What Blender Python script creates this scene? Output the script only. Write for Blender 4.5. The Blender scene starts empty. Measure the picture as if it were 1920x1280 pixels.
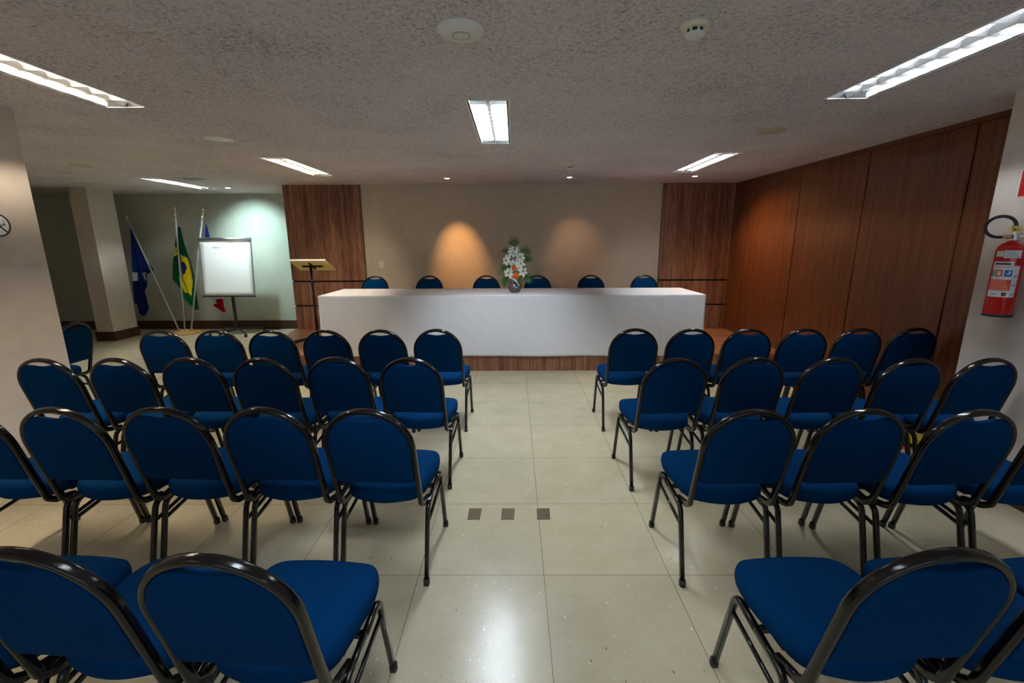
import bpy, bmesh, math, random
from mathutils import Vector, Matrix, noise
random.seed(7)
S = bpy.context.scene
C = S.collection
PI = math.pi

# ------------------------------------------------------------------ camera
CAM_H = 1.515
def camera():
    pi_, ya, ro = math.radians(12.4), math.radians(-0.3), math.radians(0.25)
    cp, sp, cy, sy = math.cos(pi_), math.sin(pi_), math.cos(ya), math.sin(ya)
    fwd = Vector((sy*cp, cy*cp, -sp)); right = Vector((cy, -sy, 0)); down = fwd.cross(right)
    c, s = math.cos(ro), math.sin(ro)
    r2 = c*right + s*down; d2 = -s*right + c*down
    cam = bpy.data.cameras.new('camera'); o = bpy.data.objects.new('camera', cam); C.objects.link(o)
    m = Matrix((r2, -d2, -fwd)).transposed().to_4x4(); m.translation = Vector((0, 0, CAM_H))
    o.matrix_world = m
    cam.sensor_width = 36; cam.lens = 840/1920*36; cam.clip_start = 0.02
    S.camera = o
camera()

# ------------------------------------------------------------------ world, exposure
w = bpy.data.worlds.new('world'); S.world = w; w.use_nodes = True
w.node_tree.nodes['Background'].inputs[0].default_value = (0.8, 0.8, 0.85, 1)
w.node_tree.nodes['Background'].inputs[1].default_value = 0.02
S.view_settings.view_transform = 'Standard'
S.view_settings.look = 'None'
S.view_settings.gamma = 1
S.view_settings.use_curve_mapping = False
S.view_settings.exposure = 1.65

CEIL = 2.365
# fluorescent fixtures: x0, x1, y0, y1, tint, power factor
COOL, NEUT, WARM = (0.78, 0.9, 1.0), (0.92, 0.97, 0.95), (1.0, 0.86, 0.66)
TUBE_W = 75.0
WIN_FILL = 0.7     # glow of an added rear pane, fill for ceiling and chair backs
FIXTURES = [
 (-0.285, -0.035, 2.98, 4.18, COOL, 1.7, 'twin-tube ceiling light glowing white over the middle of the aisle'),
 (1.90, 2.145, 1.80, 2.98, (0.85, .93, 1), 0.8, 'louvred ceiling light at the upper right edge of the photo'),
 (-2.57, -2.325, 1.86, 3.07, WARM, 1.2, 'louvred ceiling light at the upper left edge, nearest the left pillar'),
 (-2.56, -2.30, 4.80, 6.02, WARM, 1.0, 'louvred ceiling light between the aisle and the flags, before the left wood cladding'),
 (-4.93, -4.69, 6.17, 7.38, NEUT, 1.0, 'far louvred ceiling light above the flags and flip chart'),
 (1.97, 2.215, 4.68, 5.88, NEUT, 0.8, 'small far louvred ceiling light in front of the right wood partition'),
 (-0.285, -0.035, 0.0, 1.2, COOL, 0.8, 'assumed unseen ceiling light above the camera'),  # out of view, assumed at the lamp grid's spacing to brighten the room
 (-4.93, -4.69, 2.6, 3.8, NEUT, 1.6, 'added unseen ceiling light in the left bay hidden by the left pillar'),  # unseen, added to brighten the column and walls of the left bay
 (1.90, 2.145, -1.3, -0.1, COOL, 0.4, 'assumed unseen ceiling light right behind the camera'),  # unseen, assumed behind the camera for room brightness
 (-2.57, -2.325, -1.3, -0.1, WARM, 0.4, 'assumed unseen ceiling light left behind the camera'),  # out of view, assumed to raise the room's brightness
]
# recessed spots: x, y, target, colour, watts, size(deg), label
AMBER = (1.0, 0.48, 0.16)
SPOTS = [
 (-0.897, 6.34, (-0.82, 7.0, 1.25), AMBER, 32.0, 46, 'small amber recessed spotlight, left of the two over the stage table'),
 (0.743, 6.30, (0.98, 7.0, 1.2), (1, .55, .30), 6, 58, 'small amber recessed spotlight beside the far smoke detector'),
 (2.393, 6.26, (3.28, 5.75, .45), (1.0, .56, .22), 24.0, 110, 'small amber recessed spotlight near the right wood partition'),
 (-4.42, 7.25, (-4.5, 8.05, 1.40), (0.62, 0.95, 0.98), 42.0, 95, 'small recessed spotlight above the flip chart'),
]

# ------------------------------------------------------------------ materials
def mat(name, col, rough=0.6, metal=0.0, spec=0.5, **kw):
    m = bpy.data.materials.new(name); m.use_nodes = True
    b = m.node_tree.nodes['Principled BSDF']
    b.inputs['Base Color'].default_value = (*col, 1)
    b.inputs['Roughness'].default_value = rough
    b.inputs['Metallic'].default_value = metal
    b.inputs['Specular IOR Level'].default_value = spec
    for k, v in kw.items():
        b.inputs[k.replace('_', ' ')].default_value = v
    return m
def nt(m): return m.node_tree, m.node_tree.nodes['Principled BSDF']
def nodes_noise(t, scale, detail=4, rough=.6, coord='Object', vec=(1, 1, 1)):
    tc = t.nodes.new('ShaderNodeTexCoord'); mp = t.nodes.new('ShaderNodeMapping')
    mp.inputs['Scale'].default_value = vec
    n = t.nodes.new('ShaderNodeTexNoise'); n.inputs['Scale'].default_value = scale
    n.inputs['Detail'].default_value = detail; n.inputs['Roughness'].default_value = rough
    t.links.new(tc.outputs[coord], mp.inputs['Vector']); t.links.new(mp.outputs[0], n.inputs['Vector'])
    return n
def ramp(t, fac, stops):
    r = t.nodes.new('ShaderNodeValToRGB'); e = r.color_ramp.elements
    while len(e) < len(stops): e.new(0.5)
    for i, (p, c) in enumerate(stops):
        e[i].position = p; e[i].color = (*c, 1)
    t.links.new(fac, r.inputs[0]); return r
def bump(t, b, h, strength, dist):
    n = t.nodes.new('ShaderNodeBump'); n.inputs['Strength'].default_value = strength
    n.inputs['Distance'].default_value = dist
    t.links.new(h, n.inputs['Height']); t.links.new(n.outputs[0], b.inputs['Normal'])
def srgb(r, g, b):
    f = lambda v: ((v/255+.055)/1.055)**2.4 if v > 10 else v/255/12.92
    return (f(r), f(g), f(b))

def m_wall(name, col, bs=.15):
    m = mat(name, col, .75, spec=.3); t, b = nt(m)
    n = nodes_noise(t, 9, 3); r = ramp(t, n.outputs[0], [(.3, tuple(c*.94 for c in col)), (.7, tuple(min(1, c*1.04) for c in col))])
    t.links.new(r.outputs[0], b.inputs['Base Color'])
    n2 = nodes_noise(t, 220, 3); bump(t, b, n2.outputs[0], bs, .004)
    return m
M = {}
M['wall'] = m_wall('painted_wall', srgb(205, 192, 172))
M['wall_stage'] = m_wall('stage_wall_paper', srgb(205, 190, 168), .3)
M['wall_left_area'] = m_wall('back_wall_paint', srgb(190, 190, 176))
M['pillar'] = m_wall('pillar_paint', srgb(212, 200, 188), .3)

def m_ceiling():
    m = mat('ceiling_spray', srgb(186, 173, 168), .95, spec=.1); t, b = nt(m)
    n = nodes_noise(t, 70, 5, .7)
    v = t.nodes.new('ShaderNodeTexVoronoi'); v.inputs['Scale'].default_value = 55
    tc = t.nodes.new('ShaderNodeTexCoord'); t.links.new(tc.outputs['Object'], v.inputs['Vector'])
    big = nodes_noise(t, 1.6, 3)
    mx = t.nodes.new('ShaderNodeMath'); mx.operation = 'MULTIPLY_ADD'
    t.links.new(n.outputs[0], mx.inputs[0]); mx.inputs[1].default_value = 1.0; 
    sc = t.nodes.new('ShaderNodeMath'); sc.operation = 'MULTIPLY'; sc.inputs[1].default_value = .25
    t.links.new(big.outputs[0], sc.inputs[0]); t.links.new(sc.outputs[0], mx.inputs[2])
    r = ramp(t, mx.outputs[0], [(.44, srgb(146, 137, 142)), (.55, srgb(210, 201, 205)), (.66, srgb(228, 219, 223)), (.9, srgb(237, 229, 232))])
    t.links.new(r.outputs[0], b.inputs['Base Color'])
    ad = t.nodes.new('ShaderNodeMath'); ad.operation = 'ADD'
    t.links.new(n.outputs[0], ad.inputs[0]); t.links.new(v.outputs['Distance'], ad.inputs[1])
    bump(t, b, ad.outputs[0], .55, .012)
    return m
M['ceiling'] = m_ceiling()

def m_floor():
    m = mat('vinyl_floor', (.5, .5, .4), .3, spec=.5); t, b = nt(m)
    tc = t.nodes.new('ShaderNodeTexCoord'); mp = t.nodes.new('ShaderNodeMapping')
    T = 0.585
    mp.inputs['Location'].default_value = (-0.135, -2.395, 0)
    t.links.new(tc.outputs['Object'], mp.inputs['Vector'])
    br = t.nodes.new('ShaderNodeTexBrick'); br.offset = 0; br.squash = 1
    br.inputs['Scale'].default_value = 1; br.inputs['Brick Width'].default_value = T; br.inputs['Row Height'].default_value = T
    br.inputs['Mortar Size'].default_value = .0016; br.inputs['Mortar Smooth'].default_value = .3; br.inputs['Bias'].default_value = 0
    br.inputs['Color1'].default_value = (*srgb(206, 196, 168), 1); br.inputs['Color2'].default_value = (*srgb(199, 189, 164), 1)
    br.inputs['Mortar'].default_value = (*srgb(120, 108, 88), 1)
    t.links.new(mp.outputs[0], br.inputs['Vector'])
    n = nodes_noise(t, 5, 5); r = ramp(t, n.outputs[0], [(.3, (.90, .87, .81)), (.7, (1.03, 1.02, 1.0))])
    mul = t.nodes.new('ShaderNodeMixRGB'); mul.blend_type = 'MULTIPLY'; mul.inputs[0].default_value = 1
    t.links.new(br.outputs['Color'], mul.inputs[1]); t.links.new(r.outputs[0], mul.inputs[2])
    # chips: light and dark flecks
    prev = mul.outputs[0]
    for sc_, thr, c, off, rot in ((26, .085, srgb(240, 238, 228), 0, .5), (23, .07, srgb(84, 70, 52), 5, 2.0), (48, .12, srgb(224, 218, 200), 9, 1.1), (60, .10, srgb(130, 118, 96), 13, 2.7)):
        m2 = t.nodes.new('ShaderNodeMapping'); m2.inputs['Location'].default_value = (off, off*2, 0)
        m2.inputs['Scale'].default_value = (1, .5, 1); m2.inputs['Rotation'].default_value = (0, 0, rot)
        t.links.new(tc.outputs['Object'], m2.inputs['Vector'])
        v = t.nodes.new('ShaderNodeTexVoronoi'); v.inputs['Scale'].default_value = sc_; v.inputs['Randomness'].default_value = 1
        t.links.new(m2.outputs[0], v.inputs['Vector'])
        lt = t.nodes.new('ShaderNodeMath'); lt.operation = 'LESS_THAN'; lt.inputs[1].default_value = thr
        t.links.new(v.outputs['Distance'], lt.inputs[0])
        sep = t.nodes.new('ShaderNodeSeparateColor'); t.links.new(v.outputs['Color'], sep.inputs[0])
        gt = t.nodes.new('ShaderNodeMath'); gt.operation = 'GREATER_THAN'; gt.inputs[1].default_value = .60
        t.links.new(sep.outputs[0], gt.inputs[0])
        ml = t.nodes.new('ShaderNodeMath'); ml.operation = 'MULTIPLY'
        t.links.new(lt.outputs[0], ml.inputs[0]); t.links.new(gt.outputs[0], ml.inputs[1])
        m3 = t.nodes.new('ShaderNodeMath'); m3.operation = 'MULTIPLY'; m3.inputs[1].default_value = .75
        t.links.new(ml.outputs[0], m3.inputs[0])
        mix = t.nodes.new('ShaderNodeMixRGB'); mix.inputs[2].default_value = (*c, 1)
        t.links.new(m3.outputs[0], mix.inputs[0]); t.links.new(prev, mix.inputs[1]); prev = mix.outputs[0]
    t.links.new(prev, b.inputs['Base Color'])
    b.inputs['Roughness'].default_value = .24
    n3 = nodes_noise(t, 12, 3); bump(t, b, n3.outputs[0], .12, .006)
    return m
M['floor'] = m_floor()

def m_wood(name, dark, mid, light, scale=1.0, rough=.45, axis='z', off=0.0):
    m = mat(name, mid, rough, spec=.35); t, b = nt(m)
    v = {'z': (1, 1, .045), 'x': (.045, 1, 1), 'y': (1, .045, 1)}[axis]
    tc = t.nodes.new('ShaderNodeTexCoord'); mp = t.nodes.new('ShaderNodeMapping')
    mp.inputs['Scale'].default_value = v; mp.inputs['Location'].default_value = (off, off, off)
    t.links.new(tc.outputs['Object'], mp.inputs['Vector'])
    n1 = t.nodes.new('ShaderNodeTexNoise'); n1.inputs['Scale'].default_value = 16*scale; n1.inputs['Detail'].default_value = 8; n1.inputs['Roughness'].default_value = .65
    n2 = t.nodes.new('ShaderNodeTexNoise'); n2.inputs['Scale'].default_value = 130*scale; n2.inputs['Detail'].default_value = 3
    for n in (n1, n2): t.links.new(mp.outputs[0], n.inputs['Vector'])
    a = t.nodes.new('ShaderNodeMath'); a.operation = 'MULTIPLY_ADD'; a.inputs[1].default_value = .35
    t.links.new(n2.outputs[0], a.inputs[0]); 
    s = t.nodes.new('ShaderNodeMath'); s.operation = 'MULTIPLY'; s.inputs[1].default_value = .75
    t.links.new(n1.outputs[0], s.inputs[0]); t.links.new(s.outputs[0], a.inputs[2])
    r = ramp(t, a.outputs[0], [(.40, dark), (.54, mid), (.68, light)])
    t.links.new(r.outputs[0], b.inputs['Base Color'])
    bump(t, b, n2.outputs[0], .08, .002)
    return m
M['walnut'] = m_wood('walnut_cladding', srgb(84, 52, 38), srgb(132, 88, 66), srgb(168, 120, 92))
M['walnut_flat'] = m_wood('walnut_platform', srgb(96, 60, 42), srgb(142, 94, 66), srgb(170, 120, 88), axis='x')
M['partition'] = m_wood('partition_veneer', srgb(88, 48, 28), srgb(110, 63, 37), srgb(124, 75, 45), scale=1.6, rough=.38)
M['groove'] = mat('dark_groove', srgb(40, 24, 18), .7)
M['skirting'] = m_wood('brown_skirting', srgb(58, 34, 24), srgb(78, 46, 34), srgb(92, 58, 44), axis='x', rough=.4)

def m_fabric(name, col, sheen=.3):
    m = mat(name, col, .95, spec=.06); t, b = nt(m)
    n = nodes_noise(t, 380, 2, .5); r = ramp(t, n.outputs[0], [(.35, tuple(c*.72 for c in col)), (.65, tuple(min(1, c*1.25) for c in col))])
    t.links.new(r.outputs[0], b.inputs['Base Color'])
    b.inputs['Sheen Weight'].default_value = sheen; b.inputs['Sheen Tint'].default_value = (.3, .5, .9, 1); b.inputs['Sheen Roughness'].default_value = .5
    bump(t, b, n.outputs[0], .25, .002)
    return m
M['blue'] = m_fabric('blue_upholstery', (.0002, .031, .112), 0)
M['black_metal'] = mat('black_gloss_enamel', (.005, .004, .004), .17, spec=.5)
M['rubber'] = mat('black_rubber', (.02, .02, .02), .7)
M['black_plastic'] = mat('black_plastic', (.012, .012, .013), .45)
M['cloth'] = mat('white_tablecloth', (.78, .775, .82), .85, spec=.2)
M['white'] = mat('white_plastic', (.82, .82, .8), .4)
M['offwhite'] = mat('aged_white_plastic', srgb(226, 218, 190), .45)
M['grille'] = mat('beige_grille', srgb(200, 186, 164), .7)
M['alu'] = mat('brushed_aluminium', (.75, .75, .77), .3, metal=1)
M['reflector'] = mat('white_reflector', (.9, .9, .9), .35, spec=.6)
M['louver'] = mat('louver_aluminium', (.9, .9, .92), .4, metal=.2)
M['housing'] = mat('dark_housing', (.008, .008, .008), .6, spec=.1)
M['paper'] = mat('white_paper', (.86, .88, .87), .6)
M['ink'] = mat('dark_ink', (.03, .03, .05), .6)
M['cream'] = mat('cream_board', srgb(225, 205, 130), .5)
M['pine'] = m_wood('light_wood', srgb(170, 120, 60), srgb(200, 150, 84), srgb(215, 170, 105), axis='x')
M['pole'] = mat('grey_painted_pole', (.45, .47, .5), .3, spec=.6)
M['gold'] = mat('pale_gold_metal', (.75, .66, .42), .22, metal=1)
M['red'] = mat('extinguisher_red', (.55, .004, .006), .22, spec=.6)
M['red_sign'] = mat('red_sign', (.42, .003, .008), .5)
M['label_white'] = mat('label_white', (.72, .74, .78), .5)
M['label_red'] = mat('label_red', (.70, .05, .02), .5)
M['label_blue'] = mat('label_blue', (.02, .12, .5), .5)
M['label_green'] = mat('label_green', (.1, .3, .18), .5)
M['label_orange'] = mat('label_orange', (.85, .4, .25), .5)
M['yellow'] = mat('yellow_plastic', (.8, .62, .02), .4)
M['copper'] = mat('copper_fitting', (.7, .4, .28), .3, metal=1)
M['patch'] = mat('brown_floor_patch', srgb(98, 80, 50), .5)
M['paint_yellow'] = mat('yellow_floor_paint', srgb(235, 200, 30), .5)
M['paint_red'] = mat('red_floor_paint', srgb(190, 25, 20), .5)
M['flag_navy'] = m_fabric('navy_flag_cloth', (.006, .018, .13), .1)
M['flag_white'] = m_fabric('white_flag_cloth', (.55, .58, .65), .1)
M['flag_green'] = m_fabric('green_flag_cloth', (.004, .085, .03), .1)
M['flag_yellow'] = m_fabric('yellow_flag_cloth', (.65, .50, .01), .1)
M['flag_red'] = m_fabric('red_flag_cloth', (.42, .006, .01), .1)
M['leaf'] = mat('dark_green_leaf', (.025, .13, .015), .5)
M['leaf2'] = mat('fresh_green_leaf', (.07, .16, .02), .5)
M['petal'] = mat('white_lily_petal', (.93, .93, .84), .5, Subsurface_Weight=.15)
M['orange'] = mat('orange_rose_petal', (.85, .16, .008), .5)
M['vase'] = mat('dark_glass_vase', (.10, .075, .07), .12, spec=.8)
M['ribbon'] = mat('silver_ribbon', (.62, .68, .8), .25, metal=.3)
M['twig'] = mat('brown_twig', (.06, .04, .02), .7)
def emit(name, col, s):
    m = bpy.data.materials.new(name); m.use_nodes = True; t = m.node_tree
    e = t.nodes.new('ShaderNodeEmission'); e.inputs[0].default_value = (*col, 1); e.inputs[1].default_value = s
    t.links.new(e.outputs[0], t.nodes['Material Output'].inputs[0]); return m

# ------------------------------------------------------------------ helpers
def link(name, bm, mats, parent=None, smooth=False, loc=None, bevel=0, recalc=True):
    me = bpy.data.meshes.new(name)
    if recalc: bmesh.ops.recalc_face_normals(bm, faces=bm.faces)
    bm.to_mesh(me); bm.free()
    if not isinstance(mats, (list, tuple)): mats = [mats]
    for m in mats: me.materials.append(m)
    if smooth:
        for p in me.polygons: p.use_smooth = True
    o = bpy.data.objects.new(name, me); C.objects.link(o)
    if parent is not None: o.parent = parent
    if loc: o.location = loc
    if bevel:
        md = o.modifiers.new('bevel', 'BEVEL'); md.width = bevel; md.segments = 2; md.limit_method = 'ANGLE'
    return o
def tag(o, label, cat, group=None, kind=None):
    if label: o['label'] = label
    if cat: o['category'] = cat
    if group: o['group'] = group
    if kind: o['kind'] = kind
    return o
def empty(name, loc=(0, 0, 0), rz=0, label=None, cat=None, group=None):
    o = bpy.data.objects.new(name, None); C.objects.link(o)
    o.empty_display_size = .1; o.location = loc; o.rotation_euler = (0, 0, rz)
    return tag(o, label, cat, group)
def box(bm, lo, hi, mi=0, mtx=None):
    x0, y0, z0 = lo; x1, y1, z1 = hi
    vs = [bm.verts.new((x, y, z)) for z in (z0, z1) for y in (y0, y1) for x in (x0, x1)]
    if mtx:
        for v in vs: v.co = mtx @ v.co
    for q in ((0, 2, 3, 1), (4, 5, 7, 6), (0, 1, 5, 4), (2, 6, 7, 3), (0, 4, 6, 2), (1, 3, 7, 5)):
        f = bm.faces.new([vs[i] for i in q]); f.material_index = mi
    return vs
def bbox(name, lo, hi, m, parent=None, bevel=0):
    bm = bmesh.new(); box(bm, lo, hi); return link(name, bm, m, parent, bevel=bevel)
def lathe(bm, prof, n=32, center=(0, 0, 0), mtx=None, mi=0, cap=True):
    rings = []
    for r, z in prof:
        ring = []
        for i in range(n):
            a = 2*PI*i/n; p = Vector((r*math.cos(a)+center[0], r*math.sin(a)+center[1], z+center[2]))
            if mtx: p = mtx @ p
            ring.append(bm.verts.new(p))
        rings.append(ring)
    for a, b in zip(rings, rings[1:]):
        for i in range(n):
            f = bm.faces.new((a[i], a[(i+1) % n], b[(i+1) % n], b[i])); f.material_index = mi
    if cap:
        f = bm.faces.new(rings[0][::-1]); f.material_index = mi
        f = bm.faces.new(rings[-1]); f.material_index = mi
def fillet(pts, rs, n=6):
    pts = [Vector(p) for p in pts]; out = [pts[0]]
    for i in range(1, len(pts)-1):
        p, a, b = pts[i], pts[i-1], pts[i+1]; r = rs[i-1]
        u = (a-p).normalized(); v = (b-p).normalized(); ang = u.angle(v)
        d = min(r/math.tan(ang/2), (a-p).length*.49, (b-p).length*.49) if r > 0 else 0
        if d <= 1e-5: out.append(p); continue
        p0, p1 = p+u*d, p+v*d
        for k in range(n+1):
            t = k/n; out.append(p0*(1-t)**2 + p*2*t*(1-t) + p1*t*t)
    out.append(pts[-1]); return out
def sweep(bm, path, w, h, ref=(1, 0, 0), n=12, power=3.0, taper=None, mi=0, fixed=True):
    """tube along path; section half-width w along ref, half-depth h across it"""
    path = [Vector(p) for p in path]; rings = []; R = Vector(ref).normalized()
    for i, p in enumerate(path):
        t = (path[min(i+1, len(path)-1)] - path[max(i-1, 0)]).normalized()
        A = (R - t*R.dot(t))
        if A.length < 1e-3: A = t.orthogonal()
        A.normalize(); B = t.cross(A)
        if not fixed: R = A
        k = taper(i/(len(path)-1)) if taper else 1
        ring = []
        for j in range(n):
            a = 2*PI*(j+.5)/n; c, s = math.cos(a), math.sin(a)
            e = 2/power
            ring.append(bm.verts.new(p + A*(w*k*math.copysign(abs(c)**e, c)) + B*(h*k*math.copysign(abs(s)**e, s))))
        rings.append(ring)
    for a, b in zip(rings, rings[1:]):
        for j in range(n):
            f = bm.faces.new((a[j], a[(j+1) % n], b[(j+1) % n], b[j])); f.material_index = mi
    for r in (rings[0][::-1], rings[-1]):
        f = bm.faces.new(r); f.material_index = mi
def rod(bm, a, b, r, n=12, mi=0): sweep(bm, [a, b], r, r, ref=(0.31, .77, .2), n=n, power=2, mi=mi)
def copy_tree(o, parent=None):
    c = o.copy(); C.objects.link(c)
    if parent is not None: c.parent = parent
    for ch in list(o.children): copy_tree(ch, c)
    return c
def struct(o): o['kind'] = 'structure'; return o

# ------------------------------------------------------------------ setting
X0, X1, Y0, Y1 = -8.9, 3.6, -4.6, 8.05
XL, XR = -3.20, 2.915          # inner faces of the near side walls
bm = bmesh.new(); box(bm, (X0, Y0, -.1), (X1, Y1+.1, 0)); struct(link('floor', bm, M['floor']))
def ceiling():
    bm = bmesh.new()
    xs = sorted({X0, X1, *[f[0] for f in FIXTURES], *[f[1] for f in FIXTURES]})
    ys = sorted({Y0, Y1+.1, *[f[2] for f in FIXTURES], *[f[3] for f in FIXTURES]})
    def hole(x, y): return any(f[0] < x < f[1] and f[2] < y < f[3] for f in FIXTURES)
    V = {}
    def v(x, y, z):
        if (x, y, z) not in V: V[(x, y, z)] = bm.verts.new((x, y, z))
        return V[(x, y, z)]
    for xa, xb in zip(xs, xs[1:]):
        for ya, yb in zip(ys, ys[1:]):
            if hole((xa+xb)/2, (ya+yb)/2): continue
            bm.faces.new((v(xa, ya, CEIL), v(xa, yb, CEIL), v(xb, yb, CEIL), v(xb, ya, CEIL)))
    g = bmesh.ops.extrude_face_region(bm, geom=bm.faces[:])
    for e in g['geom']:
        if isinstance(e, bmesh.types.BMVert): e.co.z += .03
    struct(link('ceiling', bm, M['ceiling']))
ceiling()
WT = CEIL + .12
struct(bbox('wall_back', (-3.43, 7.0, 0), (X1, 7.06, WT), M['wall_stage']))
struct(bbox('wall_back_return', (-3.43, 7.06, 0), (-3.37, Y1, WT), M['wall']))
struct(bbox('wall_back_left', (X0, Y1, 0), (-3.37, Y1+.1, WT), M['wall_left_area']))
struct(bbox('wall_far_left', (X0-.1, Y0, 0), (X0, Y1+.1, WT), M['wall_left_area']))
struct(bbox('wall_left', (XL-.35, Y0, 0), (XL, 3.10, WT), M['pillar']))
struct(bbox('wall_right_near', (XR, Y0, 0), (X1, 2.86, WT), M['pillar']))
struct(bbox('wall_rear_sill', (X0, Y0-.1, 0), (X1, Y0, .9), M['wall']))
struct(bbox('wall_rear_lintel', (X0, Y0-.1, 2.25), (X1, Y0, WT), M['wall']))
struct(bbox('wall_rear_side', (X0, Y0-.1, .9), (-3.0, Y0, 2.25), M['wall']))
def rear_fill_window():
    bm = bmesh.new(); box(bm, (-3.0, Y0-.07, .9), (X1, Y0-.06, 2.25)); o = struct(link('window_fill_1', bm, emit('fill_pane', (.62, .80, 1.0), WIN_FILL)))  # added unseen glowing pane, fill light from behind the camera
    bm = bmesh.new()
    for x in (-3.0, -1.4, .2, 1.8, 3.4): box(bm, (x, Y0-.06, .9), (x+.05, Y0-.01, 2.25))
    link('window_fill_frame', bm, M['alu'], o)
rear_fill_window()
# wooden partition on the right
def partition():
    bm = bmesh.new(); box(bm, (3.31, 2.86, 0), (X1, 7.0, WT)); base = struct(link('wall_right', bm, M['groove']))
    ys = [2.86, 3.413, 4.395, 5.386, 6.512, 7.0]; g = .006
    for a, b in zip(ys, ys[1:]):
        bbox('panel', (3.275, a+g, .015), (3.312, b-g, CEIL-.045), M['partition'], base, bevel=.003)
    bbox('header', (3.285, 2.86, CEIL-.04), (3.312, 7.0, CEIL), M['partition'], base)
partition()
# column at far left
def col_():
    bm = bmesh.new(); box(bm, (-6.70, 7.03, 0), (-6.43, 7.50, CEIL+.02)); o = struct(link('wall_column', bm, M['pillar']))
    bm = bmesh.new()
    box(bm, (-6.715, 7.015, 0), (-6.415, 7.03, .15)); box(bm, (-6.43, 7.03, 0), (-6.415, 7.515, .15)); box(bm, (-6.715, 7.03, 0), (-6.70, 7.515, .15)); box(bm, (-6.70, 7.50, 0), (-6.43, 7.515, .15))
    link('skirting', bm, M['skirting'], o)
col_()
struct(bbox('baseboard_back', (X0, Y1-.018, 0), (-3.43, Y1, .155), M['skirting'], bevel=.004))
struct(bbox('baseboard_left', (XL, Y0, 0), (XL+.015, 3.115, .12), M['skirting'], bevel=.003))
struct(bbox('baseboard_right', (XR-.015, Y0, 0), (XR, 2.875, .12), M['skirting'], bevel=.003))
# stage platform
PZ = .20
def platform():
    bm = bmesh.new()
    pts = [(-2.98, 5.24), (3.31, 5.24), (3.31, 7.0), (-3.46, 7.0), (-3.43, 6.74)]
    lo = [bm.verts.new((x, y, 0)) for x, y in pts]; hi = [bm.verts.new((x, y, PZ-.02)) for x, y in pts]
    n = len(pts)
    for i in range(n): bm.faces.new((lo[i], lo[(i+1) % n], hi[(i+1) % n], hi[i]))
    bm.faces.new(lo[::-1]); bm.faces.new(hi)
    o = struct(link('floor_platform', bm, M['walnut']))
    bm = bmesh.new()
    lo = [bm.verts.new((x-(.0 if i != 0 else .0), y-(.0), PZ-.02)) for i, (x, y) in enumerate(pts)]
    hi = [bm.verts.new((v.co.x, v.co.y, PZ)) for v in lo]
    for i in range(n): bm.faces.new((lo[i], lo[(i+1) % n], hi[(i+1) % n], hi[i]))
    bm.faces.new(lo[::-1]); bm.faces.new(hi)
    link('platform_top', bm, M['walnut_flat'], o)
platform()
# walnut cladding left and right of the stage wall
def cladding(x0, x1, label):
    t = empty('wood_cladding', ((x0+x1)/2, 6.999, PZ), 0, label, 'wall cladding', 'walnut cladding beside the stage wall')
    cx = (x0+x1)/2
    zz = [PZ+.006, .578, .958, CEIL]
    for i, (a, b) in enumerate(zip(zz, zz[1:])):
        bm = bmesh.new(); box(bm, (x0-cx, -.045, a-PZ), (x1-cx, -.012, b-PZ-(.024 if i < 2 else 0)))
        link('board', bm, M['walnut'], t, bevel=.002)
    bm = bmesh.new(); box(bm, (x0-cx+.004, -.012, 0.001), (x1-cx-.004, 0, CEIL-PZ)); link('backing', bm, M['groove'], t)
cladding(-3.43, -2.285, 'tall walnut wood cladding at the left end of the stage wall, behind the lectern')
cladding(2.215, 3.275, 'tall walnut wood cladding at the right end of the stage wall, beside the partition')

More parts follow.
